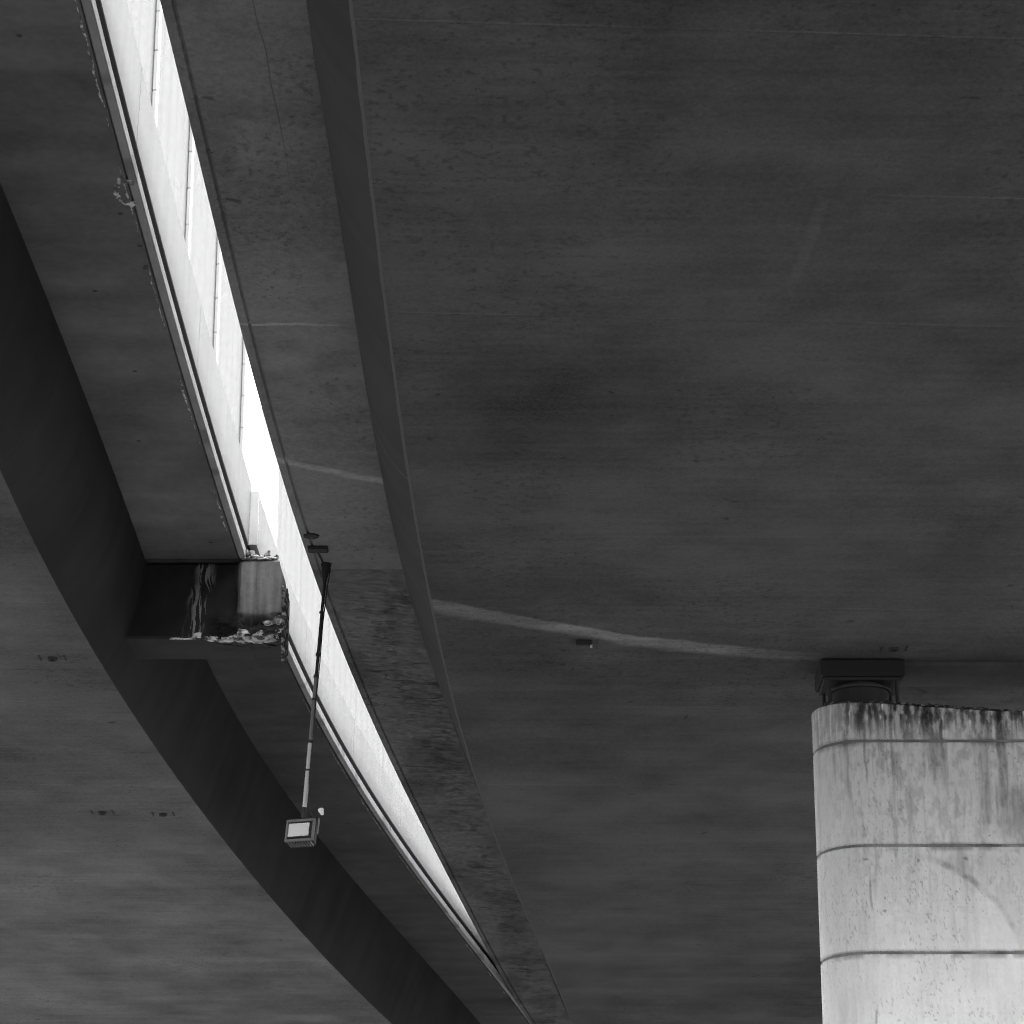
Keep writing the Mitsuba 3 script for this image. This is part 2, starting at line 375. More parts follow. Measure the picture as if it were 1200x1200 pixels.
# ------------------------------------------------------------------ the bridge deck on the right
deck = thing('bridge_deck', 'broad dark concrete bridge deck seen from below, its wide soffit carried by the white pier', 'bridge', 'concrete bridge decks')
def web_profile(top, bot, zt, zb, bulge, back):
    pr = []
    for t in np.linspace(0, 1, 13):
        w = (lambda t: lambda y: t ** (1.0 + 1.7 * np.clip((31.0 - np.asarray(y, float)) / 9.0, 0, 1)))(t)      # upright under the flange, rolling under into the soffit; flatter further on
        pr.append(((lambda w: lambda y: top(y) * (1 - w(y)) + bot(y) * w(y))(w), zt + (zb - zt) * t))
    return pr + [(off(bot, back * 0.25), zb + 0.06), (off(top, back * 0.25), zt + 0.15)]

RJ = [Y0, -1.4, 1.6, 4.8, 8.0, 11.2, 14.2, 16.22, 18.22, 21.3, 24.6, 27.9, 31.1, 34.3, 37.6, 40.8, 44.0, 47.2, 50.4, 54, 60, 68, Y1]
def soffit_panels(parent, edge, z, joints, width, side, mat):
    """Each pour of the soffit is a slab of its own, a few millimetres out of level with the next, with a thin fin of grout along its joint."""
    for a, b in zip(joints[:-1], joints[1:]):
        dz = random.uniform(-0.0006, 0.0006)
        ys = np.concatenate([[a + 0.0005, a + 0.003, a + 0.011, a + 0.014], steps(a + 0.05, b - 0.03, 0.4), [b - 0.0005]])
        lift = np.full(len(ys), dz); lift[1] -= 0.001; lift[2] -= 0.001
        prof = [(edge, z)] + [(off(edge, side * width * k / 6), z) for k in range(1, 7)] + [(off(edge, side * width), z + 0.25), (edge, z + 0.25)]
        part(parent, 'soffit_panel', sweep(prof, ys, skew=0.06 if side > 0 else 0.02, lift=lift), mat)
soffit_panels(deck, Rwb, ZSR, RJ, 9.6, 1, 'soffit_concrete')

WJ = [Y0, 21.55, 24.75, Y1]
Rwt0 = Rwt
Rwt = lambda y: Rwt0(y) + 0.022 * np.clip((31.0 - np.asarray(y, float)) / 9.0, 0, 1)
for k, (a, b) in enumerate(zip(WJ[:-1], WJ[1:])):
    # each stretch was cast in a straight shutter: it starts a little proud of the one before and runs back into line
    ramp = lambda d, a=a, b=b: (lambda fx: (lambda y: fx(y) - d * np.clip(1 - (y - a) / 3.0, 0, 1)))
    r = ramp(0.0)
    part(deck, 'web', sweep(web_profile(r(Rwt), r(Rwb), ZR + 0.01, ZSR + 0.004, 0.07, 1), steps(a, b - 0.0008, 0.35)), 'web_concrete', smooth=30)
# smeared grout arris along the bottom edge
ys = steps(8, 60, 0.12)
wob = lambda y: 0.012 * (meshkit.fbm(np.stack([y * 3, y * 0, y * 0], -1), 4, seed=8) - 0.5)
part(deck, 'edge_fin', sweep([(lambda y: Rwb(y) - 0.010 + wob(y), ZSR + 0.006), (lambda y: Rwb(y) - 0.002 + wob(y), ZSR - 0.007), (lambda y: Rwb(y) + 0.012, ZSR - 0.002), (lambda y: Rwb(y) + 0.01, ZSR + 0.02)], ys), 'chalky_edge')
def right_flange(a, b, mat, d=0.25):
    prof = [(off(Rwt, 0.1), ZR), (mixr(Rwt, Rout, 0.5), ZR), (off(Rout, 0.095), ZR), (off(Rout, 0.088), ZR + 0.022), (off(Rout, 0.074), ZR + 0.022), (off(Rout, 0.067), ZR),
            (off(Rout, 0.008), ZR), (Rout, ZR + 0.008), (Rout, ZR + 0.26), (off(Rwt, 0.6), ZR + 0.26), (off(Rwt, 0.6), ZR + 0.16), (off(Rwt, 0.1), ZR + 0.16)]
    part(deck, 'flange', sweep(prof, steps(a, b - 0.004, d)), mat)
right_flange(Y0, 20.7, 'flange_concrete')
right_flange(20.7, 26.66, 'flange_concrete')
right_flange(26.66, Y1, 'rough_concrete')
part(deck, 'deck_slab', sweep([(off(Rout, 0.0), ZR + 0.265), (off(Rwb, 11.2), ZR + 0.265), (off(Rwb, 11.2), ZR + 0.33), (Rout, ZR + 0.33)], steps(Y0, Y1, 1.0)), 'sooty_concrete')
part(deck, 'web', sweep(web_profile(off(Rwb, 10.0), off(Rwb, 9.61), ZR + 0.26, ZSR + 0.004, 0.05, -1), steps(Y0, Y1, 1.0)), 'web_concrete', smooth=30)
part(deck, 'kerb', sweep([(off(Rout, 0.01), ZR + 0.335), (off(Rout, 0.31), ZR + 0.335), (off(Rout, 0.30), ZR + 0.44), (off(Rout, 0.02), ZR + 0.44)], steps(Y0, Y1, 1.0)), 'edge_concrete')
part(deck, 'kerb', sweep([(off(Rwb, 10.98), ZR + 0.335), (off(Rwb, 11.18), ZR + 0.335), (off(Rwb, 11.16), ZR + 0.44), (off(Rwb, 11.0), ZR + 0.44)], steps(Y0, Y1, 1.0)), 'edge_concrete')

# ------------------------------------------------------------------ the two spans of the deck on the left
def left_span(label, Lo, Lw, a, b, joints, wj, mat):
    t = thing('bridge_deck', label, 'bridge', 'concrete bridge decks')
    soffit_panels(t, Lwb, ZSL, joints, 6.7, -1, 'pale_lit_soffit_concrete')
    for p0, p1 in zip(wj[:-1], wj[1:]):
        part(t, 'web', sweep(web_profile(Lw, Lwb, ZL + 0.01, ZSL + 0.004, 0.04, -1), steps(p0, p1 - 0.004, 0.35)), 'shaded_web', smooth=30)
    ys = steps(a + 0.01, b - 0.01, 0.25)
    part(t, 'flange', sweep([(Lw, ZL), (mixr(Lw, Lo, 0.5), ZL), (Lo, ZL), (off(Lo, 0.004), ZL + 0.024), (off(Lo, 0.002), ZL + 0.20), (off(Lo, -0.06), ZL + 0.25), (off(Lw, -0.6), ZL + 0.25), (off(Lw, -0.6), ZL + 0.16), (Lw, ZL + 0.16)], ys), mat)
    part(t, 'drip_edge', sweep([(off(Lo, 0.020), ZL), (off(Lo, 0.068), ZL), (off(Lo, 0.076), ZL + 0.008), (off(Lo, 0.076), ZL + 0.095), (off(Lo, 0.005), ZL + 0.095), (off(Lo, 0.007), ZL + 0.02), (off(Lo, 0.020), ZL + 0.02)], ys), 'edge_concrete')
    part(t, 'gap_shade', sweep([(off(Lo, 0.02), ZL + 0.100), (off(Lo, 0.078), ZL + 0.100), (off(Lo, 0.087), ZL + 0.142), (off(Lo, 0.02), ZL + 0.142)], ys if a < 0 else ys[ys > a + 0.4]), 'dark_gap')  # dark strip added for the shade in the gap under the panels
    part(t, 'deck_slab', sweep([(off(Lo, -0.06), ZL + 0.255), (off(Lo, -0.06), ZL + 0.45), (off(Lwb, -8.1), ZL + 0.45), (off(Lwb, -8.1), ZL + 0.255)], steps(a, b, 1.0)), 'sooty_concrete')
    part(t, 'web', sweep(web_profile(off(Lwb, -7.1), off(Lwb, -6.71), ZL + 0.25, ZSL + 0.004, 0.04, 1), steps(a, b, 1.0)), 'web_concrete', smooth=30)
    # crumbling lime along the drip groove: a thin ragged skin on the concrete
    fy = np.arange(max(a, 12) + 0.1, min(b, 50), 0.012)
    q = np.stack([fy, fy * 0, fy * 0], -1)
    sd = 3 if a < 0 else 9
    run = np.clip((meshkit.fbm(q * 1.3, 4, seed=sd) - 0.40) / 0.25, 0, 1)
    rag = meshkit.fbm(q * 16, 3, seed=sd + 20)
    wid = run * (0.004 + 0.034 * np.clip(rag - 0.25, 0, 1)) * (1 if a < 0 else 0.6)
    mid = -0.006 - 0.016 * meshkit.fbm(q * 7, 3, seed=sd + 40) - wid / 2
    x = Lo(fy)
    V = np.concatenate([np.stack([x + mid - wid / 2, fy, x * 0 + ZL + H - 0.001], 1), np.stack([x + mid, fy, x * 0 + ZL + H - 0.005], 1), np.stack([x + mid + wid / 2, fy, x * 0 + ZL + H - 0.001], 1)])
    n = len(fy); keep = [i for i in range(n - 1) if wid[i] > 0.002 and wid[i + 1] > 0.002]
    F = [[r * n + i, r * n + i + 1, (r + 1) * n + i + 1, (r + 1) * n + i] for i in keep for r in (0, 1)]
    k = part(t, 'lime_crust', (V, np.array(F)), 'lime'); labels[k] = {'label': 'ragged pale lime line along the drip groove', 'kind': 'stuff'}
    return t

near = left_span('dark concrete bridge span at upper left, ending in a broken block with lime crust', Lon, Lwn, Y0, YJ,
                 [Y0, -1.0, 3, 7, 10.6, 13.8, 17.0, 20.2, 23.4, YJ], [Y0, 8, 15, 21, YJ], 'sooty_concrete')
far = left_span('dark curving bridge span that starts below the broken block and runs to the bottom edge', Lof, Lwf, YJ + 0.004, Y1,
                [YJ + 0.004, 28.4, 31.6, 34.8, 38.0, 41.2, 44.4, 47.6, 51, 56, 64, Y1], [YJ + 0.004, 33, 40, 48, 60, Y1], 'shaded_concrete')

# lime bloom half way along the near span's edge
u = np.linspace(0.35 * math.pi, 1.75 * math.pi, 90)
q = np.stack([np.cos(u), np.sin(u), u * 0], -1)
rr = 1 + 0.35 * (meshkit.fbm(q * 3 + 5, 4, seed=2) - 0.5); ww = 0.05 + 0.30 * meshkit.fbm(q * 9, 3, seed=6)
cx, cy = float(Lon(18.47)) - 0.012, 18.47
V = np.concatenate([np.stack([cx + 0.080 * rr * (1 + e * ww) * np.cos(u), cy + 0.19 * rr * (1 + e * ww) * np.sin(u), u * 0 + ZL + H - (0.005 if e == 0 else 0.001)], 1) for e in (-1, 0, 1)])
F = [[r * 90 + i, r * 90 + i + 1, (r + 1) * 90 + i + 1, (r + 1) * 90 + i] for i in range(89) for r in (0, 1)]
k = part(near, 'lime_bloom', (V, np.array(F)), 'lime'); labels[k] = {'label': 'pale ring of lime bloom at the deck edge', 'kind': 'stuff'}

# the end block of the near span: a diaphragm that sticks out past the fascia, its foot broken away
def end_block():
    x0, x1, y0, y1, z0, z1 = -3.86, -2.19, YJ - 0.02, YJ + 0.80, 8.26, 9.02
    main = bev((x1 - x0 - 0.30, y1 - y0 - 0.11, z1 - z0), ((x0 + x1 - 0.30) / 2, (y0 + y1 + 0.11) / 2, (z0 + z1) / 2), 0.02)
    nose = bev((0.44, y1 - y0 - 0.03, z1 - z0 - 0.004), (x1 - 0.22, (y0 + y1 - 0.03) / 2, (z0 + z1) / 2), 0.025)
    nose = trimesh.intersections.slice_mesh_plane(nose, [-0.86, 0, -0.28], [-2.19 - 0.035, 0, 8.95], cap=True)
    m = trimesh.boolean.union([main, nose], engine='manifold')
    m = m.subdivide_to_size(0.020, max_iter=14)
    v = m.vertices.copy()
    n = m.vertex_normals
    w = np.clip((8.47 - v[:, 2] + 0.16 * (meshkit.fbm(v * [5, 5, 5], 3) - 0.5)) / 0.07, 0, 1) * np.clip((v[:, 0] + 2.95) / 0.15, 0, 1) * np.clip((YJ + 0.5 - v[:, 1]) / 0.2, 0, 1)
    rag = meshkit.fbm(v * 13, 4, seed=5) - 0.5
    v[:, 1] += w * (0.055 + 0.16 * rag)
    v[:, 2] += w * (0.05 * rag + 0.015) * np.clip((8.42 - v[:, 2]) / 0.1, 0, 1)
    v += n * ((meshkit.fbm(v * 9, 3, seed=2) - 0.5) * 0.012)[:, None]
    m = trimesh.Trimesh(v, m.faces, process=False)
    m.apply_translation([0, 0, H])
    return m
blk = part(near, 'end_block', end_block(), 'block_concrete', smooth=25, label='broken end block, its shaded face painted dark, with a pale dripping lime streak')
def lumps(centres, spread, count, size, flat, seed):
    r = np.random.default_rng(seed); out = []
    for c, sp, nn in zip(centres, spread, count):
        for _ in range(nn):
            s = size * r.uniform(0.4, 1.3)
            b = trimesh.creation.icosphere(2, 1.0)
            b.vertices *= 1 + 0.55 * (meshkit.fbm(b.vertices * 2.2 + r.uniform(0, 50, 3), 3)[:, None] - 0.5)
            b.vertices *= [s * r.uniform(0.8, 2.0), s, s * flat]
            b.apply_translation(np.asarray(c) + np.clip(r.normal(0, 1, 3), -1.5, 1.5) * sp + [0, 0, H]); out.append(b)
    return cat(*out)
def crag(size, centre, cell, amp, freq, seed, fade=0.0):
    """A rough broken mass: a finely divided slab pushed in and out by noise."""
    m = trimesh.creation.box(size).subdivide_to_size(cell, max_iter=14)
    v = m.vertices + np.asarray(centre)
    d = np.stack([meshkit.fbm(v * freq + 31 * k, 4, seed=seed + k) - 0.5 for k in range(3)], -1)
    v = v + d * np.asarray(amp) * 2
    if fade:      # thins out raggedly towards the ends
        q = m.vertices / (np.asarray(size) / 2)
        rim = np.clip((np.maximum(np.abs(q[:, 0]), np.abs(q[:, 1])) - 0.45 + 1.6 * d[:, 0]) / 0.5, 0, 1)
        v[:, 2] += fade * rim
    return trimesh.Trimesh(v + [0, 0, H], m.faces, process=False)
k = part(blk, 'lime_crust', cat(
    crag((0.42, 0.20, 0.035), (-2.42, YJ + 0.13, 8.255), 0.014, (0.07, 0.08, 0.026), 10, 3, 0.05),
    crag((0.50, 0.10, 0.012), (-2.78, YJ + 0.17, 8.256), 0.014, (0.09, 0.10, 0.010), 12, 7, 0.03),
    crag((0.16, 0.06, 0.10), (-2.285, YJ + 0.045, 8.43), 0.012, (0.05, 0.03, 0.05), 11, 11),
    crag((0.09, 0.05, 0.05), (-3.02, YJ + 0.11, 8.285), 0.010, (0.03, 0.02, 0.02), 14, 15),
    crag((0.22, 0.03, 0.010), (-3.15, YJ + 0.11, 8.262), 0.010, (0.05, 0.02, 0.006), 14, 19)), 'lime', smooth=40)
labels[k] = {'label': 'white lime crust under the broken foot of the block', 'kind': 'stuff'}
k = part(blk, 'mortar_lip', lumps([(-2.5, YJ + 0.0, 9.03), (-2.38, YJ + 0.0, 9.03)], [(0.06, 0.03, 0.008), (0.06, 0.03, 0.008)], [26, 26], 0.022, 0.55, 4), 'lime', smooth=True)
labels[k] = {'kind': 'stuff'}
k = part(blk, 'broken_rim', lumps([(-2.54, YJ - 0.02, 9.05), (-2.36, YJ + 0.02, 9.08), (-2.55, YJ - 0.03, 9.08), (-2.30, YJ + 0.02, 9.04)],
     [(0.05, 0.02, 0.006), (0.012, 0.02, 0.02), (0.012, 0.02, 0.02), (0.02, 0.02, 0.015)], [26, 10, 9, 12], 0.012, 2.0, 5), 'rubble', smooth=True)
labels[k] = {'kind': 'stuff'}
k = part(blk, 'broken_side', crag((0.035, 0.34, 0.70), (-2.185, YJ + 0.16, 8.42), 0.014, (0.022, 0.05, 0.05), 12, 23), 'rubble', smooth=40)
labels[k] = {'label': 'dark ragged edge of broken concrete on the side of the block', 'kind': 'stuff'}

# ------------------------------------------------------------------ parapet panels and noise barrier on the left deck
def wall_panels(t, Lo, joints, zt):
    for a, b in zip(joints[:-1], joints[1:]):
        ys = steps(a + 0.006, b - 0.006, 0.3)
        prof = [(off(Lo, 0.092), ZL + 0.145), (off(Lo, 0.097), ZL + 0.15), (off(Lo, 0.108), zt - 0.012), (off(Lo, 0.10), zt), (off(Lo, -0.05), zt), (off(Lo, -0.05), ZL + 0.46), (off(Lo, 0.02), ZL + 0.40), (off(Lo, 0.02), ZL + 0.145)]
        part(t, 'fascia_panel', sweep(prof, ys), 'fascia_white')
wall_near = thing('parapet_wall', 'smooth pale parapet panels along the upper left span above the gap', 'wall', 'parapet walls of the left deck')
wall_panels(wall_near, Lon, [Y0, -2, 2, 6, 10, 14, 18.02, 22.1, 26.45], 9.80)
wall_far = thing('parapet_wall', 'pale parapet panels curving away beside the lower part of the bright gap', 'wall', 'parapet walls of the left deck')
part(wall_far, 'bright_end_plate', bev((0.165, 0.014, 0.55), (float(Lof(26.46)) + 0.027, 26.464, ZL + H + 0.42), 0.003), 'post_white')  # pale plate added to brighten the parapet end face
wall_panels(wall_far, Lof, [26.475, 30.6, 34.5, 38.4, 42.3, 46.2, 50.1, 54, 60, 68, Y1], 9.70)

def rib_panel(w, h):
    """A pressed sheet with shallow upright ribs."""
    xs, ds = [], []
    nrib = 5
    for k in range(nrib):
        x0 = w * k / nrib
        for fx, dd in ((0.0, 0.0), (0.40, 0.0), (0.56, 0.004), (0.84, 0.004)):
            xs.append(x0 + fx * w / nrib); ds.append(dd)
    xs.append(w); ds.append(0.0)
    xs, ds = np.array(xs) - w / 2, np.array(ds)
    n = len(xs)
    V = np.vstack([np.stack([xs, ds, xs * 0], 1), np.stack([xs, ds, xs * 0 + h], 1), np.stack([xs, xs * 0 - 0.05, xs * 0], 1), np.stack([xs, xs * 0 - 0.05, xs * 0 + h], 1)])
    F = []
    for i in range(n - 1):
        F += [[i + 1, i, n + i], [i + 1, n + i, n + i + 1], [2 * n + i, 2 * n + i + 1, 3 * n + i + 1], [2 * n + i, 3 * n + i + 1, 3 * n + i],
              [i, i + 1, 2 * n + i + 1], [i, 2 * n + i + 1, 2 * n + i], [n + i + 1, n + i, 3 * n + i], [n + i + 1, 3 * n + i, 3 * n + i + 1]]
    F += [[0, n, 3 * n], [0, 3 * n, 2 * n], [n - 1, 4 * n - 1, 2 * n - 1], [n - 1, 3 * n - 1, 4 * n - 1]]
    m = trimesh.Trimesh(V, F, process=False)
    if m.volume < 0: m.invert()
    return m
clip_ply = mikit.ply(bev((0.10, 0.038, 0.3285), (0, 0.019, 0.164), 0.008), 'post_white')
post_ply = mikit.ply(bev((0.14, 0.10, 2.7), (0, -0.1035, 1.35), 0.008), 'post_white')
plate_ply = mikit.ply(bev((0.12, 0.014, 2.62), (0, 0.007, 1.33), 0.005), 'barrier_white')
end_ply = mikit.ply(bev((0.15, 0.19, 2.7), (0, -0.06, 1.35), 0.008), 'post_white')
panels = {}
def barrier(t, Lo, ys, zt, missing=()):
    frame = {}
    for y in ys:
        x = float(Lo(y)) + 0.045
        ang = math.degrees(math.atan2(1.0, float(Lo(y + 0.5) - Lo(y - 0.5))))     # heading of the deck
        frame[y] = (x, ang)
        p = share(t, 'post', end_ply if y == 28.2 else post_ply, T().translate([x, y, zt + H + 0.003]).rotate([0, 0, 1], ang + 180))
        M = lambda z: T().translate([x, y, zt + H + z]).rotate([0, 0, 1], ang + 180)
        if 14 < y < 27:
            for k in range(8): share(p, 'cover_clip', clip_ply, M(0.02 + 0.33 * k))
        elif 7 < y < 27: share(p, 'cover_plate', plate_ply, M(0.01))
    for a, b in zip(ys[:-1], ys[1:]):
        if any(abs(a - m) < 0.01 for m in missing): continue
        (xa, _), (xb, _) = frame[a], frame[b]
        w = math.hypot(xb - xa, b - a) - 0.003
        key = round(w, 2)
        if key not in panels: panels[key] = mikit.ply(rib_panel(w, 2.62), 'barrier_white')
        ang = math.degrees(math.atan2(b - a, xb - xa))
        share(t, 'panel', panels[key], T().translate([(xa + xb) / 2, (a + b) / 2, zt + H + 0.004]).rotate([0, 0, 1], ang + 180))
bar_near = thing('noise_barrier', 'white ribbed noise barrier with jointed posts above the smooth parapet at upper left', 'noise barrier', 'noise barriers of the left deck')
barrier(bar_near, Lon, [19.1 - 2.25 * k for k in range(11, 0, -1)] + [19.1, 21.4, 23.6, 25.9], 9.80)
bar_far = thing('noise_barrier', 'white ribbed noise barrier beyond the patch of open sky, running down the gap', 'noise barrier', 'noise barriers of the left deck')
barrier(bar_far, Lof, [28.2 + 2.25 * k for k in range(20)], 9.70)

# ------------------------------------------------------------------ the pier
pier = thing('bridge_pier', 'white painted concrete pier with rounded end and dark run marks below its top', 'bridge pier')
PX0, PX1, PY0, PY1, PR, PQ = 2.85, 7.25, 26.15, 27.06, 0.45, 0.45      # the rounded ends are a little flattened: PR across, PQ deep
def pier_outline(inset, nseg=14):
    out = []
    for cx, cy, a0 in ((PX0 + PR, PY0 + PQ, 180), (PX1 - PR, PY0 + PQ, 270), (PX1 - PR, PY1 - PQ, 0), (PX0 + PR, PY1 - PQ, 90)):
        for k in range(nseg + 1):
            a = math.radians(a0 + 90 * k / nseg)
            out.append((cx + (PR - inset) * math.cos(a), cy + (PQ - inset) * math.sin(a)))
    return np.array(out)
def pier_lift(z0, z1, ztop=None):
    rings = [(0.012, z0), (0.0, z0 + 0.012)] + [(0.0, z) for z in np.linspace(z0 + 0.012, z1 - 0.012, 6)[1:]] + [(0.012, z1)]
    V, n = [], len(pier_outline(0))
    for ins, z in rings:
        o = pier_outline(ins)
        zz = np.full(n, z)
        if ztop is not None and z > z0 + 0.3:
            zz = zz + (ztop(o[:, 0]) - z1) * (z - z0) / (z1 - z0)
        V.append(np.column_stack([o, zz + H]))
    V = np.vstack(V); F = []
    for i in range(len(rings) - 1):
        for j in range(n):
            a, b = i * n + j, i * n + (j + 1) % n
            F += [[a, b, b + n], [a, b + n, a + n]]
    V = np.vstack([V, [[(PX0 + PX1) / 2, (PY0 + PY1) / 2, z0 + H], [(PX0 + PX1) / 2, (PY0 + PY1) / 2, V[-n:, 2].mean()]]])
    c0, c1, L = len(V) - 2, len(V) - 1, (len(rings) - 1) * n
    for j in range(n):
        F += [[(j + 1) % n, j, c0], [L + j, L + (j + 1) % n, c1]]
    return trimesh.Trimesh(V, F, process=False)
def pier_top(x):
    x = np.asarray(x, float)
    return 7.515 + 0.02 * np.clip((3.25 - x) / 0.4, 0, 1) - 0.075 * np.clip(x - 3.5, 0, 9)
zj = [7.14, 6.145, 5.15, 4.155, 3.16, 2.165, 1.17, 0.175, -0.82, -1.6]
part(pier, 'lift', pier_lift(zj[0] + 0.014, 7.5, pier_top), 'pier_white', smooth=30, label='stained top lift of the pier')
for a, b in zip(zj[:-1], zj[1:]):
    part(pier, 'lift', pier_lift(b + (0.014 if b > -1.5 else -0.02), a - 0.014), 'pier_white', smooth=30)
def pier_core():
    o = pier_outline(0.022); n = len(o)
    V = np.vstack([np.column_stack([o, np.full(n, -1.55 + H)]), np.column_stack([o, np.full(n, 7.3 - 0.1 + H)])])
    F = [[j, (j + 1) % n, (j + 1) % n + n] for j in range(n)] + [[j, (j + 1) % n + n, j + n] for j in range(n)]
    return trimesh.Trimesh(V, F, process=False)
part(pier, 'joint_core', pier_core(), 'grime', smooth=30, label='dark recessed joints between the lifts')
# crumbs along the worn top edge
r = np.random.default_rng(12); ms = []
for k in range(230):
    x = r.uniform(PX0 + 0.08, 5.3); y = PY0 + 0.03 + PQ * (1 - math.sqrt(max(0, 1 - (max(0, PX0 + PR - x) / PR) ** 2))) + abs(r.normal(0, 0.03))
    s = r.uniform(0.006, 0.020)
    b = trimesh.creation.icosphere(1, 1.0); b.vertices *= 1 + r.normal(0, 0.18, b.vertices.shape); b.vertices *= [s * 1.6, s * 1.4, s]
    b.apply_translation([x, y, float(pier_top(x)) + H + s * 0.2]); ms.append(b)
k = part(pier, 'top_debris', cat(*ms), 'rubble'); labels[k] = {'label': 'dark crumbs and moss along the top edge', 'kind': 'stuff'}

# bearing between pier top and soffit
def bearing(x, label):
    t = thing('bridge_bearing', label, 'bearing')
    zt = float(pier_top(x)) - 0.02
    part(t, 'sole_plate', bev((0.80, 0.60, 0.17), (x, PY0 + 0.47, 7.905 + H), 0.02), 'shaded_web')  # dark web tone carries the shadow under the deck
    part(t, 'top_plate', bev((0.74, 0.54, 0.03), (x, PY0 + 0.47, 7.80 + H), 0.004), 'black_steel')
    part(t, 'pot', tube((x, PY0 + 0.47, zt + H), (x, PY0 + 0.47, 7.72 + H), 0.27, sides=48), 'black_steel', smooth=30)
    ring = tube((x, PY0 + 0.47, 7.722 + H), (x, PY0 + 0.47, 7.742 + H), 0.30, sides=48)
    part(t, 'rim', ring, 'dull_steel', smooth=30)
    part(t, 'piston', tube((x, PY0 + 0.47, 7.742 + H), (x, PY0 + 0.47, 7.785 + H), 0.22, sides=48), 'black_steel', smooth=30)
    part(t, 'base_plate', bev((0.74, 0.62, 0.05), (x, PY0 + 0.47, zt + 0.04 + H), 0.005), 'black_steel')
    for sx in (-1, 1):
        for sy in (-1, 1):
            part(t, 'bolt', tube((x + sx * 0.32, PY0 + 0.47 + sy * 0.24, zt + 0.06 + H), (x + sx * 0.32, PY0 + 0.47 + sy * 0.24, 7.79 + H), 0.018, sides=8), 'black_steel')
    return t
bearing(3.32, 'dark steel bearing squeezed between the white pier top and the deck')

part(deck, 'shade_plate', bev((2.6, 0.72, 0.05), (5.02, 26.83, 7.985 + H), 0.006), 'shaded_concrete', label='dark plate added under the deck in place of shadow beside the bearing')  # added plate stands in for the shadow above the pier top

# ------------------------------------------------------------------ small fixtures on the soffits
def socket(x, y, z, ang, label, s=1.0, bracket=False):
    t = thing('soffit_socket', label, 'socket', 'small sockets set into the deck soffits')
    R = trimesh.transformations.rotation_matrix(math.radians(ang), [0, 0, 1])
    place = lambda m: (m.apply_transform(R), m.apply_translation([x, y, z + H]))[0]
    outer = trimesh.creation.annulus(0.030 * s, 0.044 * s, 0.030, sections=28); outer.apply_translation([0, 0, -0.012])
    part(t, 'pipe_stub', place(outer), 'dull_steel', smooth=30)
    plug = trimesh.creation.cylinder(0.0295 * s, 0.012, sections=24); plug.apply_translation([0, 0, -0.006])
    part(t, 'plug', place(plug), 'black_steel', smooth=30)
    for sx in (-1, 1):
        part(t, 'bar', place(bev((0.014, 0.16 * s, 0.014), (sx * 0.118 * s, 0, -0.005), 0.003)), 'dull_steel')
    if bracket:
        part(t, 'bracket', place(bev((0.15, 0.05, 0.05), (-0.01, -0.04, -0.026), 0.006)), 'black_steel')
        part(t, 'clip', place(bev((0.02, 0.02, 0.03), (0.055, -0.05, -0.062), 0.004)), 'pale_steel')
socket(-4.31, 26.07, ZSL, 0, 'soffit socket between two slots on the left deck, highest and alone')
socket(-4.64, 32.07, ZSL, 0, 'soffit socket between two slots on the left deck, left one of the lower pair')
socket(-3.96, 32.15, ZSL, 0, 'soffit socket between two slots on the left deck, right one of the lower pair')
socket(0.68, 25.82, ZSR, 0, 'dark bracketed soffit socket just under the pale streak on the wide deck', bracket=True)
socket(3.58, 26.02, ZSR, 0, 'soffit socket between two slots right above the pier bearing')

cap = thing('junction_cover', 'round dark cover on the deck flange beside the bright gap, above the lamp rod', 'cover')
part(cap, 'plate', tube((-1.88, 25.66, ZR + H + 0.004), (-1.88, 25.66, ZR + H - 0.014), 0.075, 0.068, sides=28), 'black_steel', smooth=30)
part(cap, 'screw', tube((-1.88, 25.66, ZR + H - 0.012), (-1.88, 25.66, ZR + H - 0.022), 0.012, sides=6), 'grey_steel')
box = thing('junction_box', 'flat dark rectangular box on the deck flange between the round cover and the lamp rod', 'junction box')
part(box, 'case', bev((0.19, 0.15, 0.024), (-1.84, 26.02, ZR + H - 0.010), 0.005), 'black_steel')
part(box, 'lid', bev((0.17, 0.12, 0.008), (-1.84, 26.02, ZR + H - 0.0265), 0.003), 'dull_steel')
part(box, 'conduit', tube((-1.85, 26.10, ZR + H - 0.012), (-1.82, 26.40, ZR + H - 0.012), 0.008, sides=8), 'black_steel', smooth=30)

# ------------------------------------------------------------------ floodlight on its rod
lamp = thing('floodlight', 'small square floodlight hanging on a long thin rod in front of the dark deck', 'floodlight')
P0, P1 = np.array([-1.79, 26.48, ZR + H]), np.array([-1.945, 26.48, 6.52 + H])
at = lambda t: P0 + (P1 - P0) * t
part(lamp, 'ceiling_cup', cat(tube(P0 + [0, 0, 0.01], at(0.012), 0.05, 0.048), tube(at(0.012), at(0.075), 0.045, 0.018)), 'black_steel', smooth=30)
part(lamp, 'rod', tube(at(0.05), at(0.46), 0.015, sides=16), 'black_steel', smooth=30, label='upper length of the rod, silhouette tone put into its colour')  # one rod in stepped tones: silhouette above, lit below, put into colour
part(lamp, 'rod', tube(at(0.455), at(0.72), 0.018, sides=16), 'grey_steel', smooth=30)
part(lamp, 'rod', tube(at(0.715), at(0.985), 0.021, sides=16), 'pale_steel', smooth=30, label='lower length of the rod, lit tone put into its colour')
for t_ in (0.37, 0.458, 0.718): part(lamp, 'collar', tube(at(t_ - 0.006), at(t_ + 0.006), 0.024, sides=16), 'black_steel', smooth=30)
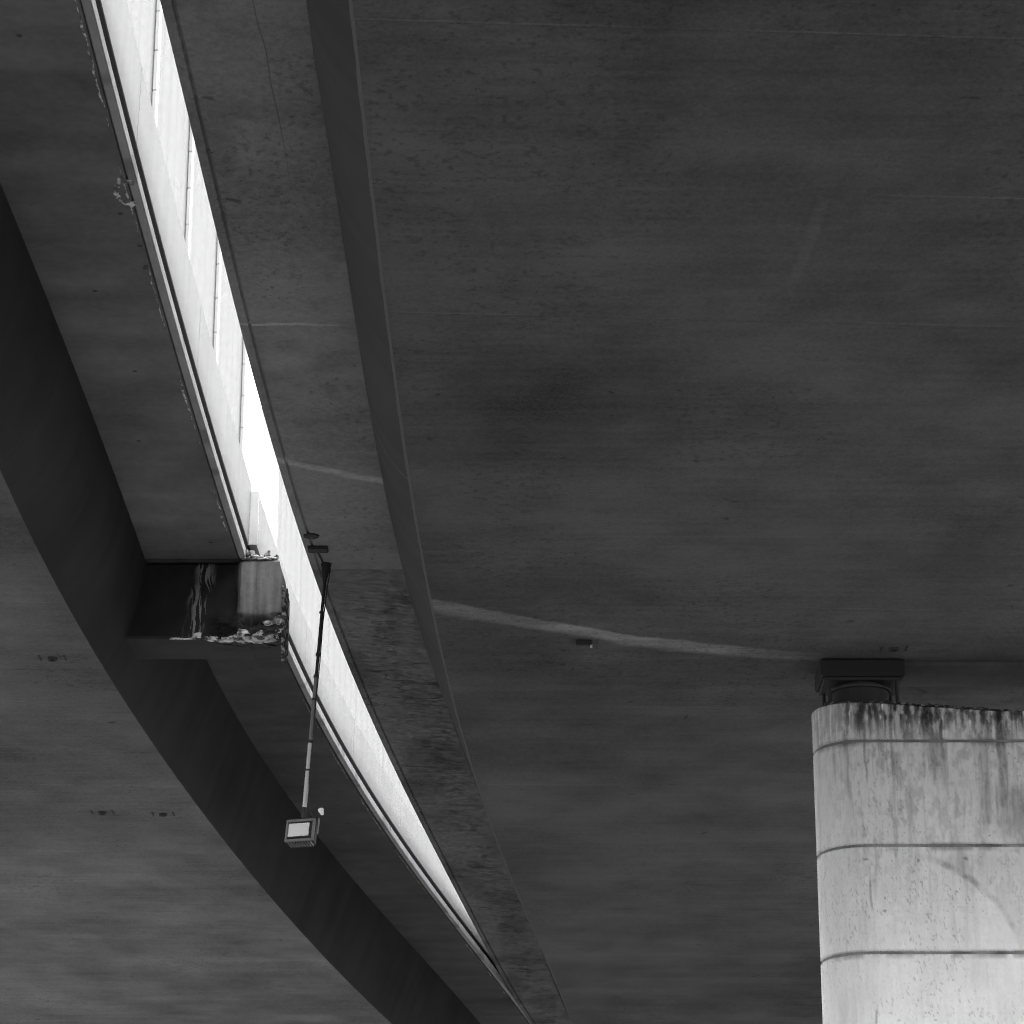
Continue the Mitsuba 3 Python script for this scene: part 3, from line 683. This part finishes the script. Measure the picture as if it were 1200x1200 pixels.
cab = [at(0.02) + [0.045, 0, 0], at(0.10) + [0.030, -0.01, 0], at(0.25) + [0.019, -0.012, 0], at(0.40) + [0.024, -0.014, 0], at(0.55) + [0.020, -0.016, 0], at(0.70) + [0.025, -0.016, 0], at(0.86) + [0.023, -0.018, 0], at(0.96) + [0.034, -0.02, 0], at(1.0) + [0.075, 0.0, -0.02], at(1.02) + [0.09, 0.06, -0.09]]
part(lamp, 'cable', cat(*[tube(a_, b_, 0.0055, sides=8) for a_, b_ in zip(cab[:-1], cab[1:])]), 'black_steel', smooth=30)
for t_ in (0.2, 0.55, 0.83): part(lamp, 'cable_tie', tube(at(t_ - 0.003), at(t_ + 0.003), 0.0265, sides=14), 'black_steel', smooth=30)
part(lamp, 'knuckle', tube(at(0.975), at(1.03), 0.022, sides=12), 'black_steel', smooth=30)
LM = (trimesh.transformations.translation_matrix([-1.955, 26.48, 6.335 + H]) @ trimesh.transformations.rotation_matrix(math.radians(-17), [0, 0, 1]) @ trimesh.transformations.rotation_matrix(math.radians(-13), [1, 0, 0]))
def lp(m): m.apply_transform(LM); return m
W_, H_ = 0.285, 0.225                        # the front looks along -y
front = [(sx * W_ / 2, -0.05, sz * H_ / 2) for sx in (-1, 1) for sz in (-1, 1)]
back = [(sx * W_ * 0.38, 0.09, sz * H_ * 0.38) for sx in (-1, 1) for sz in (-1, 1)]
part(lamp, 'housing', lp(trimesh.convex.convex_hull(np.array(front + back))), 'black_steel')
for c, s in (((0, -0.062, H_ / 2 - 0.012), (W_, 0.026, 0.022)), ((0, -0.062, -H_ / 2 + 0.012), (W_, 0.026, 0.022)), ((-W_ / 2 + 0.010, -0.062, 0), (0.018, 0.025, H_ - 0.05)), ((W_ / 2 - 0.012, -0.062, 0), (0.022, 0.025, H_ - 0.05))):
    part(lamp, 'bezel', lp(bev(s, c, 0.004)), 'grey_steel')
part(lamp, 'lens', lp(bev((0.205, 0.006, 0.135), (-0.018, -0.057, 0.010), 0.002)), 'lens_white', label='pale glass front')
for z_ in (0.085, -0.065): part(lamp, 'reflector_strip', lp(bev((0.235, 0.012, 0.014), (-0.018, -0.058, z_), 0.003)), 'black_steel')
for k in range(9):
    part(lamp, 'fin', lp(bev((0.005, 0.10, 0.018), (-0.11 + 0.0275 * k, -0.005, -H_ / 2 - 0.004), 0.0015)), 'grey_steel')
for sx in (-1, 1):
    part(lamp, 'yoke_arm', lp(bev((0.008, 0.03, 0.16), (sx * (W_ / 2 + 0.008), 0.0, 0.06), 0.002)), 'grey_steel')
part(lamp, 'yoke_bar', lp(bev((W_ + 0.024, 0.03, 0.008), (0, 0.0, 0.145), 0.002)), 'black_steel')
part(lamp, 'sensor_arm', lp(tube((0.10, 0.0, 0.145), (0.185, -0.01, 0.185), 0.007, sides=10)), 'black_steel', smooth=30)
part(lamp, 'sensor_cup', lp(tube((0.165, -0.02, 0.222), (0.190, -0.025, 0.170), 0.027, 0.015)), 'cup_white', smooth=30, label='small white sensor cup')
